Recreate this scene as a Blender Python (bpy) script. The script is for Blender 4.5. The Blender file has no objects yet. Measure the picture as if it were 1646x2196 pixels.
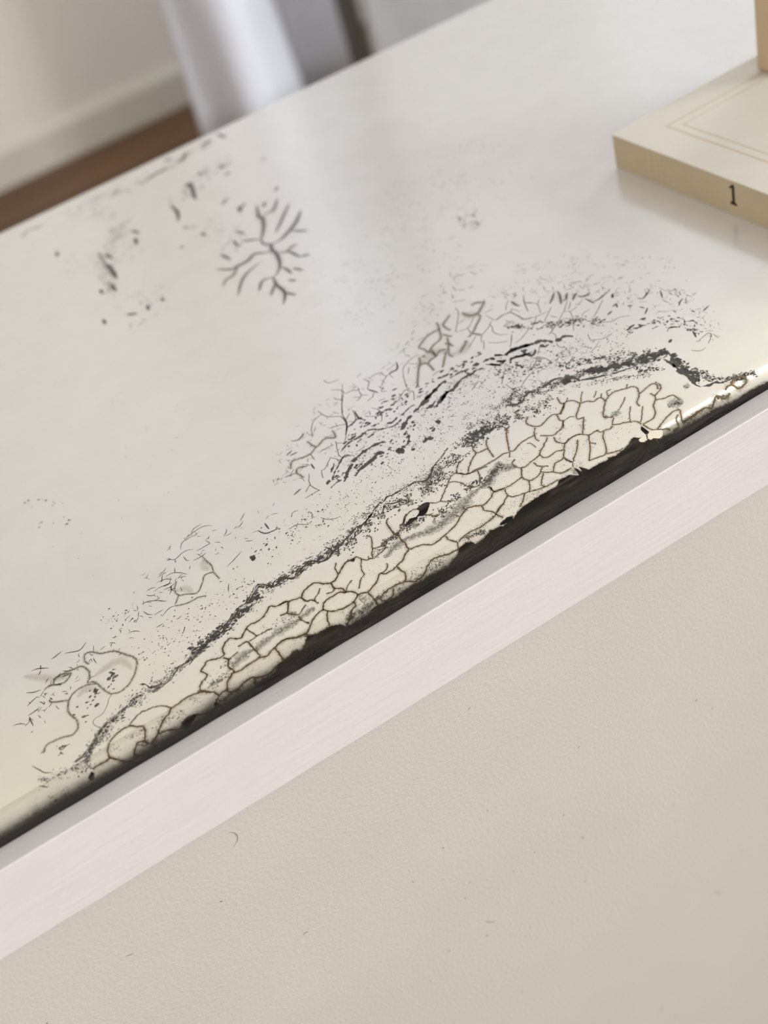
import bpy, bmesh, math, random
from mathutils import Vector, Matrix, geometry, noise

# ------------------------------------------------------------------ camera
sc = bpy.context.scene
COL = sc.collection
TZ = 0.75                                    # height of the sideboard top above the floor
cd = bpy.data.cameras.new('camera'); cam = bpy.data.objects.new('camera', cd); COL.objects.link(cam)
sc.camera = cam
right = Vector((0.84587322, -0.47090933, -0.25048533))
down = Vector((-0.48668978, -0.4892658, -0.72370714))
fwd = Vector((0.21824654, 0.73407314, -0.6430436))
m = Matrix((right, -down, -fwd)).transposed().to_4x4()
m.translation = Vector((0, 0, TZ + 0.30))
cam.matrix_world = m
cd.sensor_fit = 'VERTICAL'; cd.sensor_height = 24; cd.sensor_width = 18
cd.lens = 2600 / 2196 * 24
cd.clip_start = 0.01
cd.dof.use_dof = True; cd.dof.focus_distance = 0.458; cd.dof.aperture_fstop = 4.6

# ------------------------------------------------------------------ world and lights
w = bpy.data.worlds.new('daylight'); sc.world = w; w.use_nodes = True
bg = w.node_tree.nodes['Background']
bg.inputs[0].default_value = (0.80, 0.88, 1.0, 1); bg.inputs[1].default_value = 0.72
def area(name, loc, target, sx, sy, power, col):
    l = bpy.data.lights.new(name, 'AREA'); l.shape = 'RECTANGLE'; l.size = sx; l.size_y = sy
    l.energy = power; l.color = col
    o = bpy.data.objects.new(name, l); COL.objects.link(o); o.location = loc
    o.rotation_euler = (Vector(target) - Vector(loc)).to_track_quat('-Z', 'Y').to_euler()
    return o
area('side_fill', (3.56, -1.35, 1.65), (0.2, 0.3, 0.8), 1.7, 1.4, 112, (0.93, 0.97, 1.0))  # added fill from the right, out of view, lights the top
area('back_side_fill', (3.56, 1.9, 1.55), (0.8, 2.2, 0.6), 1.1, 1.4, 60, (0.90, 0.95, 1.0))  # added fill, out of view, for curtain, back wall and floor
area('front_fill', (-0.9, -2.25, 1.55), (0.2, 0.4, 0.8), 2.2, 1.7, 40, (1.0, 0.985, 0.995))  # added fill behind the camera, brightens the rail front
area('ceiling_lamp_light', (1.35, 0.45, 2.57), (1.35, 0.45, 0.0), 0.9, 0.5, 3.2, (1.0, 0.98, 0.97))
sc.view_settings.view_transform = 'Standard'; sc.view_settings.look = 'None'
sc.view_settings.exposure = 0.2; sc.view_settings.gamma = 1.0
sc.view_settings.use_curve_mapping = False

# ------------------------------------------------------------------ helpers
def lin(c):
    return tuple((x / 255 / 12.92) if x / 255 <= 0.04045 else ((x / 255 + 0.055) / 1.055) ** 2.4 for x in c)

def mat(name, rgb, rough=0.5, spec=0.3, noise_amt=0.0, nscale=20.0, bump=0.0, bscale=300.0, bdist=0.0002, stretch=None, detail=4):
    M = bpy.data.materials.new(name); M.use_nodes = True
    nt = M.node_tree; N = nt.nodes; L = nt.links; p = N['Principled BSDF']
    c = lin(rgb)
    p.inputs['Base Color'].default_value = (*c, 1)
    p.inputs['Roughness'].default_value = rough
    p.inputs['Specular IOR Level'].default_value = spec
    tc = N.new('ShaderNodeTexCoord'); mp = N.new('ShaderNodeMapping')
    L.new(tc.outputs['Object'], mp.inputs[0])
    if stretch: mp.inputs['Scale'].default_value = stretch
    if noise_amt:
        n = N.new('ShaderNodeTexNoise'); n.inputs['Scale'].default_value = nscale; n.inputs['Detail'].default_value = detail
        r = N.new('ShaderNodeValToRGB')
        r.color_ramp.elements[0].position = 0.3; r.color_ramp.elements[1].position = 0.7
        r.color_ramp.elements[0].color = (*[x * (1 - noise_amt) for x in c], 1)
        r.color_ramp.elements[1].color = (*[min(1, x * (1 + noise_amt)) for x in c], 1)
        L.new(mp.outputs[0], n.inputs[0]); L.new(n.outputs[0], r.inputs[0]); L.new(r.outputs[0], p.inputs['Base Color'])
    if bump:
        n2 = N.new('ShaderNodeTexNoise'); n2.inputs['Scale'].default_value = bscale; n2.inputs['Detail'].default_value = 3
        b = N.new('ShaderNodeBump'); b.inputs['Strength'].default_value = bump; b.inputs['Distance'].default_value = bdist
        L.new(mp.outputs[0], n2.inputs[0]); L.new(n2.outputs[0], b.inputs['Height']); L.new(b.outputs[0], p.inputs['Normal'])
    return M

def link(name, me, parent=None, mats=()):
    o = bpy.data.objects.new(name, me); COL.objects.link(o)
    for x in mats: me.materials.append(x)
    if parent: o.parent = parent
    return o

def tag(o, label=None, cat=None, kind=None, group=None):
    if label: o['label'] = label
    if cat: o['category'] = cat
    if kind: o['kind'] = kind
    if group: o['group'] = group
    return o

def bm_box(bm, x0, x1, y0, y1, z0, z1, bevel=0.0, seg=2):
    r = bmesh.ops.create_cube(bm, size=1.0)
    for v in r['verts']:
        v.co = Vector((x0 + (v.co.x + .5) * (x1 - x0), y0 + (v.co.y + .5) * (y1 - y0), z0 + (v.co.z + .5) * (z1 - z0)))
    if bevel:
        es = list({e for v in r['verts'] for e in v.link_edges})
        bmesh.ops.bevel(bm, geom=es, offset=bevel, segments=seg, profile=0.5, affect='EDGES')

def done(bm, name, parent, mats, smooth=False):
    me = bpy.data.meshes.new(name); bmesh.ops.recalc_face_normals(bm, faces=bm.faces); bm.to_mesh(me); bm.free()
    if smooth:
        for p in me.polygons: p.use_smooth = True
    return link(name, me, parent, mats)

def box(name, x0, x1, y0, y1, z0, z1, M, parent=None, bevel=0.0):
    bm = bmesh.new(); bm_box(bm, x0, x1, y0, y1, z0, z1, bevel)
    return done(bm, name, parent, [M])

def extrude_profile(name, prof, x0, x1, M, parent, nx=1, wob=0.0):
    """closed (y, z) outline swept along x, end caps included"""
    me = bpy.data.meshes.new(name); V = []; F = []; n = len(prof)
    for i in range(nx + 1):
        x = x0 + (x1 - x0) * i / nx
        for j, (y, z) in enumerate(prof):
            d = noise.noise(Vector((x * 60, j * 3.1, 0))) * wob if 0 < i < nx else 0
            V.append((x, y + d * .6, z + d))
    for i in range(nx):
        for j in range(n):
            a = i * n + j; b = i * n + (j + 1) % n
            F.append((a, b, b + n, a + n))
    F.append(tuple(range(n))[::-1]); F.append(tuple(nx * n + j for j in range(n)))
    me.from_pydata(V, [], F); me.update()
    bm = bmesh.new(); bm.from_mesh(me); bmesh.ops.recalc_face_normals(bm, faces=bm.faces); bm.to_mesh(me); bm.free()
    return link(name, me, parent, [M])

# ------------------------------------------------------------------ materials
wall_m = mat('pale_wall_paint', (224, 216, 206), 0.85, 0.2, 0.03, 3)
ceil_m = mat('white_ceiling_paint', (234, 236, 237), 0.9, 0.2, 0.02, 3)
base_m = mat('baseboard_paint', (204, 197, 184), 0.6, 0.3, 0.04, 8)
rail_m = mat('white_rail_paint', (217, 211, 209), 0.55, 0.3, 0.02, 160, 0.7, 420, 0.0003, (0.12, 1, 1))
panel_m = mat('beige_wall_paint', (201, 195, 187), 0.5, 0.35, 0.02, 14, 0.8, 620, 0.00035)
curt_m = mat('white_curtain_cloth', (240, 243, 252), 0.9, 0.1, 0.03, 12)
grey_m = mat('grey_cloth', (190, 190, 192), 0.95, 0.1, 0.05, 14)
book_m = mat('cream_paper_cover', (207, 201, 188), 0.6, 0.3, 0.03, 30)
page_m = mat('page_edges', (200, 190, 165), 0.8, 0.1, 0.08, 60, stretch=(0.2, 0.2, 40))
spine_m = mat('tan_paper_spine', (184, 168, 138), 0.6, 0.3, 0.05, 40)  # darker and more tan than the cover
rule_m = mat('faint_brown_rule', (196, 176, 152), 0.7, 0.2)
ink_m = mat('black_ink', (52, 46, 38), 0.6, 0.2)
tan_m = mat('tan_wood', (196, 172, 140), 0.6, 0.3, 0.08, 20, stretch=(1, 1, 0.15))
lint_m = mat('dark_lint', (70, 62, 54), 0.9, 0.1)
frame_m = mat('white_window_paint', (225, 225, 225), 0.5, 0.3)

# floor boards
def wood():
    M = mat('brown_floor_boards', (105, 74, 45), 0.45, 0.4)
    nt = M.node_tree; N = nt.nodes; L = nt.links; p = N['Principled BSDF']
    tc = N.new('ShaderNodeTexCoord'); mp = N.new('ShaderNodeMapping'); mp.inputs['Scale'].default_value = (0.8, 7, 1)
    n = N.new('ShaderNodeTexNoise'); n.inputs['Scale'].default_value = 3; n.inputs['Detail'].default_value = 8
    br = N.new('ShaderNodeTexBrick'); br.inputs['Scale'].default_value = 1.0
    br.inputs['Brick Width'].default_value = 1.4; br.inputs['Row Height'].default_value = 0.12; br.inputs['Mortar Size'].default_value = 0.002
    br.inputs['Color1'].default_value = (*lin((108, 76, 46)), 1); br.inputs['Color2'].default_value = (*lin((92, 62, 36)), 1)
    br.inputs['Mortar'].default_value = (*lin((50, 32, 18)), 1)
    r = N.new('ShaderNodeMixRGB'); r.blend_type = 'MULTIPLY'; r.inputs[0].default_value = 0.5
    cr = N.new('ShaderNodeValToRGB'); cr.color_ramp.elements[0].color = (.5, .45, .4, 1); cr.color_ramp.elements[0].position = .3
    cr.color_ramp.elements[1].color = (1, 1, 1, 1); cr.color_ramp.elements[1].position = .7
    L.new(tc.outputs['Object'], mp.inputs[0]); L.new(mp.outputs[0], n.inputs[0]); L.new(n.outputs[0], cr.inputs[0])
    L.new(tc.outputs['Object'], br.inputs[0]); L.new(br.outputs[0], r.inputs[1]); L.new(cr.outputs[0], r.inputs[2])
    L.new(r.outputs[0], p.inputs['Base Color'])
    return M
floor_m = wood()

# glossy aged cream lacquer: warm grey in the field, yellowed along the worn front edge
def lacquer():
    M = bpy.data.materials.new('aged_gloss_lacquer'); M.use_nodes = True
    nt = M.node_tree; N = nt.nodes; L = nt.links; N.clear()
    out = N.new('ShaderNodeOutputMaterial'); mix = N.new('ShaderNodeMixShader')
    d = N.new('ShaderNodeBsdfDiffuse'); g = N.new('ShaderNodeBsdfGlossy')
    g.inputs['Color'].default_value = (0.93, 0.93, 0.92, 1)
    tc = N.new('ShaderNodeTexCoord'); sep = N.new('ShaderNodeSeparateXYZ'); L.new(tc.outputs['Object'], sep.inputs[0])
    # yellowing follows a wandering line some centimetres behind the front edge
    n = N.new('ShaderNodeTexNoise'); n.inputs['Scale'].default_value = 14; n.inputs['Detail'].default_value = 4
    L.new(tc.outputs['Object'], n.inputs[0])
    ma = N.new('ShaderNodeMath'); ma.operation = 'MULTIPLY_ADD'; ma.inputs[1].default_value = -0.06
    L.new(n.outputs[0], ma.inputs[0]); L.new(sep.outputs[1], ma.inputs[2])
    mr = N.new('ShaderNodeMapRange'); mr.inputs['From Min'].default_value = 0.285; mr.inputs['From Max'].default_value = 0.345
    mr.inputs['To Min'].default_value = 1; mr.inputs['To Max'].default_value = 0
    L.new(ma.outputs[0], mr.inputs[0])
    mc = N.new('ShaderNodeMixRGB'); mc.inputs[1].default_value = (*lin(FIELD), 1); mc.inputs[2].default_value = (*lin(CREAM), 1)
    L.new(mr.outputs[0], mc.inputs[0])
    n3 = N.new('ShaderNodeTexNoise'); n3.inputs['Scale'].default_value = 55; n3.inputs['Detail'].default_value = 6
    L.new(tc.outputs['Object'], n3.inputs[0])
    cr = N.new('ShaderNodeValToRGB'); cr.color_ramp.elements[0].position = .3; cr.color_ramp.elements[1].position = .7
    cr.color_ramp.elements[0].color = (.955, .95, .935, 1); cr.color_ramp.elements[1].color = (1, 1, 1, 1)
    L.new(n3.outputs[0], cr.inputs[0])
    mu = N.new('ShaderNodeMixRGB'); mu.blend_type = 'MULTIPLY'; mu.inputs[0].default_value = 1
    L.new(mc.outputs[0], mu.inputs[1]); L.new(cr.outputs[0], mu.inputs[2]); L.new(mu.outputs[0], d.inputs[0])
    # slow waviness of the gloss
    n2 = N.new('ShaderNodeTexNoise'); n2.inputs['Scale'].default_value = 38; n2.inputs['Detail'].default_value = 5
    L.new(tc.outputs['Object'], n2.inputs[0])
    r2 = N.new('ShaderNodeMapRange'); r2.inputs['To Min'].default_value = 0.13; r2.inputs['To Max'].default_value = 0.23
    L.new(n2.outputs[0], r2.inputs[0]); L.new(r2.outputs[0], g.inputs['Roughness'])
    lw = N.new('ShaderNodeLayerWeight'); lw.inputs['Blend'].default_value = 0.35
    fr = N.new('ShaderNodeMapRange'); fr.inputs['To Min'].default_value = GLOSS[0]; fr.inputs['To Max'].default_value = GLOSS[1]
    L.new(lw.outputs['Facing'], fr.inputs[0]); L.new(fr.outputs[0], mix.inputs[0])
    L.new(d.outputs[0], mix.inputs[1]); L.new(g.outputs[0], mix.inputs[2]); L.new(mix.outputs[0], out.inputs[0])
    return M
FIELD = (226, 222, 217); CREAM = (239, 231, 211); GLOSS = (0.26, 0.52)
lacq_m = lacquer()

# cracks, tarnish and bare dark patches: colour and coverage come from the pigment attribute
def pigment(nm, grain):
    M = bpy.data.materials.new(nm); M.use_nodes = True
    nt = M.node_tree; N = nt.nodes; L = nt.links; p = N['Principled BSDF']; out = N['Material Output']
    a = N.new('ShaderNodeAttribute'); a.attribute_name = 'pigment'
    L.new(a.outputs['Color'], p.inputs['Base Color']); p.inputs['Roughness'].default_value = 0.45
    p.inputs['Specular IOR Level'].default_value = 0.25
    t = N.new('ShaderNodeBsdfTransparent'); mx = N.new('ShaderNodeMixShader')
    tc = N.new('ShaderNodeTexCoord'); n = N.new('ShaderNodeTexNoise'); n.inputs['Scale'].default_value = 1100; n.inputs['Detail'].default_value = 5
    L.new(tc.outputs['Object'], n.inputs[0])
    # coverage breaks up in grains where it is thin: a + (noise-.5)*k*a*(1-a)*4
    s = N.new('ShaderNodeMath'); s.operation = 'SUBTRACT'; s.inputs[1].default_value = .5; L.new(n.outputs[0], s.inputs[0])
    om = N.new('ShaderNodeMath'); om.operation = 'SUBTRACT'; om.inputs[0].default_value = 1; L.new(a.outputs['Alpha'], om.inputs[1])
    q = N.new('ShaderNodeMath'); q.operation = 'MULTIPLY'; L.new(a.outputs['Alpha'], q.inputs[0]); L.new(om.outputs[0], q.inputs[1])
    q2 = N.new('ShaderNodeMath'); q2.operation = 'MULTIPLY'; q2.inputs[1].default_value = grain; L.new(q.outputs[0], q2.inputs[0])
    q3 = N.new('ShaderNodeMath'); q3.operation = 'MULTIPLY_ADD'; q3.use_clamp = True
    L.new(q2.outputs[0], q3.inputs[0]); L.new(s.outputs[0], q3.inputs[1]); L.new(a.outputs['Alpha'], q3.inputs[2])
    L.new(q3.outputs[0], mx.inputs[0]); L.new(t.outputs[0], mx.inputs[1]); L.new(p.outputs[0], mx.inputs[2])
    L.new(mx.outputs[0], out.inputs[0])
    return M
pig_m = pigment('crack_and_tarnish_pigment', 7)
stain_shade_m = pigment('soft_stain_and_shade', 1.6)  # soft stains, and the shade painted on the nose
# glossy near-black substrate bared where the lacquer has come away
def bare():
    M = bpy.data.materials.new('bare_dark_substrate'); M.use_nodes = True
    nt = M.node_tree; N = nt.nodes; L = nt.links; p = N['Principled BSDF']
    tc = N.new('ShaderNodeTexCoord'); mp = N.new('ShaderNodeMapping'); mp.inputs['Scale'].default_value = (0.16, 1, 1)
    n = N.new('ShaderNodeTexNoise'); n.inputs['Scale'].default_value = 420; n.inputs['Detail'].default_value = 6
    r = N.new('ShaderNodeValToRGB'); r.color_ramp.elements[0].position = .45; r.color_ramp.elements[0].color = (*lin((20, 15, 13)), 1)
    r.color_ramp.elements[1].position = .8; r.color_ramp.elements[1].color = (*lin((84, 74, 66)), 1)
    L.new(tc.outputs['Object'], mp.inputs[0]); L.new(mp.outputs[0], n.inputs[0]); L.new(n.outputs[0], r.inputs[0])
    L.new(r.outputs[0], p.inputs['Base Color']); p.inputs['Roughness'].default_value = .5; p.inputs['Specular IOR Level'].default_value = .12
    b = N.new('ShaderNodeBump'); b.inputs['Strength'].default_value = .25; b.inputs['Distance'].default_value = .0002
    L.new(n.outputs[0], b.inputs['Height']); L.new(b.outputs[0], p.inputs['Normal'])
    return M
bare_m = bare()

# ------------------------------------------------------------------ the room
def struct(o): o['kind'] = 'structure'; return o
RX0, RX1, RY0, RY1, RZ = -2.6, 3.4, -2.5, 2.87, 2.6
struct(box('floor', RX0, RX1, RY0, RY1, -0.05, 0, floor_m))
struct(box('ceiling', RX0, RX1, RY0, RY1, RZ, RZ + .05, ceil_m))
WX0, WX1, WZ0, WZ1 = 1.28, 2.55, 0.95, 2.3
bm = bmesh.new()
for a in ((RX0, WX0, 0, RZ), (WX1, RX1, 0, RZ), (WX0, WX1, 0, WZ0), (WX0, WX1, WZ1, RZ)):
    bm_box(bm, a[0], a[1], RY1, RY1 + .12, a[2], a[3])
struct(done(bm, 'wall_back', None, [wall_m]))
struct(box('wall_left', RX0 - .1, RX0, RY0, RY1, 0, RZ, wall_m))
bm = bmesh.new()
for a in ((RY0, -2.25, 0, RZ), (-.45, 1.3, 0, RZ), (2.5, RY1, 0, RZ), (-2.25, -.45, 0, .9), (-2.25, -.45, 2.4, RZ), (1.3, 2.5, 0, .8), (1.3, 2.5, 2.3, RZ)):
    bm_box(bm, RX1, RX1 + .1, a[0], a[1], a[2], a[3])
struct(done(bm, 'wall_right', None, [wall_m]))
struct(box('wall_front', RX0, RX1, RY0 - .1, RY0, 0, RZ, wall_m))
struct(extrude_profile('baseboard_back', [(RY1, 0), (RY1 - .018, 0), (RY1 - .018, .075), (RY1 - .012, .085), (RY1 - .006, .095), (RY1, .098)], RX0, RX1, base_m, None))
bm = bmesh.new()
for a in ((WX0, WX0 + .05, WZ0, WZ1), (WX1 - .05, WX1, WZ0, WZ1), (WX0, WX1, WZ0, WZ0 + .05), (WX0, WX1, WZ1 - .05, WZ1),
          ((WX0 + WX1) / 2 - .02, (WX0 + WX1) / 2 + .02, WZ0, WZ1), (WX0, WX1, 1.66, 1.69)):
    bm_box(bm, a[0], a[1], RY1 + .03, RY1 + .08, a[2], a[3], .004)
struct(done(bm, 'window_1', None, [frame_m]))

def added_window(name, y0, y1, z0, z1):
    bm = bmesh.new(); ym = (y0 + y1) / 2
    for a in ((y0, y0 + .05, z0, z1), (y1 - .05, y1, z0, z1), (y0, y1, z0, z0 + .05), (y0, y1, z1 - .05, z1), (ym - .02, ym + .02, z0, z1)):
        bm_box(bm, RX1 + .02, RX1 + .07, a[0], a[1], a[2], a[3], .004)
    struct(done(bm, name, None, [frame_m]))
added_window('added_window_2', -2.25, -.45, .9, 2.4)  # added opening, out of view, for the side fill
added_window('added_window_3', 1.3, 2.5, .8, 2.3)  # added opening, out of view, for the back side fill

# ------------------------------------------------------------------ curtains
def curtain(name, x0, x1, y, z0, z1, folds, amp, M, label, lean=0.0, seed=1, cat='curtain'):
    """a gathered cloth with thickness; lean shifts it sideways towards the floor"""
    random.seed(seed)
    nx, nz = 40, 24
    V = []; F = []
    for k in range(nz + 1):
        z = z0 + (z1 - z0) * k / nz
        for i in range(nx + 1):
            s = i / nx
            a = s * folds
            off = amp * math.cos(2 * math.pi * a + .25 * math.sin(z * 2.1)) + amp * .12 * math.sin(2 * math.pi * a * 2.7 + seed)
            V.append((x0 + (x1 - x0) * s + lean * (1 - (z - z0) / (z1 - z0)) ** 2 * math.copysign(1, .5 - s) + .01 * math.sin(z * 3 + i * .4),
                      y + off * (1 - .25 * k / nz), z))
    for k in range(nz):
        for i in range(nx):
            a = k * (nx + 1) + i
            F.append((a, a + 1, a + nx + 2, a + nx + 1))
    me = bpy.data.meshes.new(name); me.from_pydata(V, [], F); me.update()
    for p in me.polygons: p.use_smooth = True
    o = link(name, me, None, [M])
    md = o.modifiers.new('cloth_thickness', 'SOLIDIFY'); md.thickness = 0.003
    return tag(o, label, cat)
curtain('curtain', .668, 1.0, 2.48, .004, 2.4, 1.4, .05, curt_m,
        'long white curtain hanging to the floor beyond the far edge of the lacquered top', lean=-.03, seed=4)
curtain('drape', .985, 1.6, 2.28, .004, 2.4, .6, .03, grey_m,
        'plain grey drape right of the white curtain, partly hidden by the lacquered top', seed=9, cat='drape')
gap_shade_m = mat('dark_gap_grey', (100, 98, 90), 0.6, 0.3)  # dark stand-in for the shade between curtain and drape
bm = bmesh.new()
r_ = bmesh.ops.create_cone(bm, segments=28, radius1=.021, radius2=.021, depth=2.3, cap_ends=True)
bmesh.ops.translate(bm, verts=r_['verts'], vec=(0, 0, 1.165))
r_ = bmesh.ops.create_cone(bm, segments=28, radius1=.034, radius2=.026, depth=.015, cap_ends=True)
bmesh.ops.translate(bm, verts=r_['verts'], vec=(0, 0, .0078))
po = done(bm, 'gap_shade', None, [gap_shade_m]); po.location = (.981, 2.365, .0005)
tag(po, 'dark upright added for the shaded gap between the white curtain and the grey drape', 'gap_shade')

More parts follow.
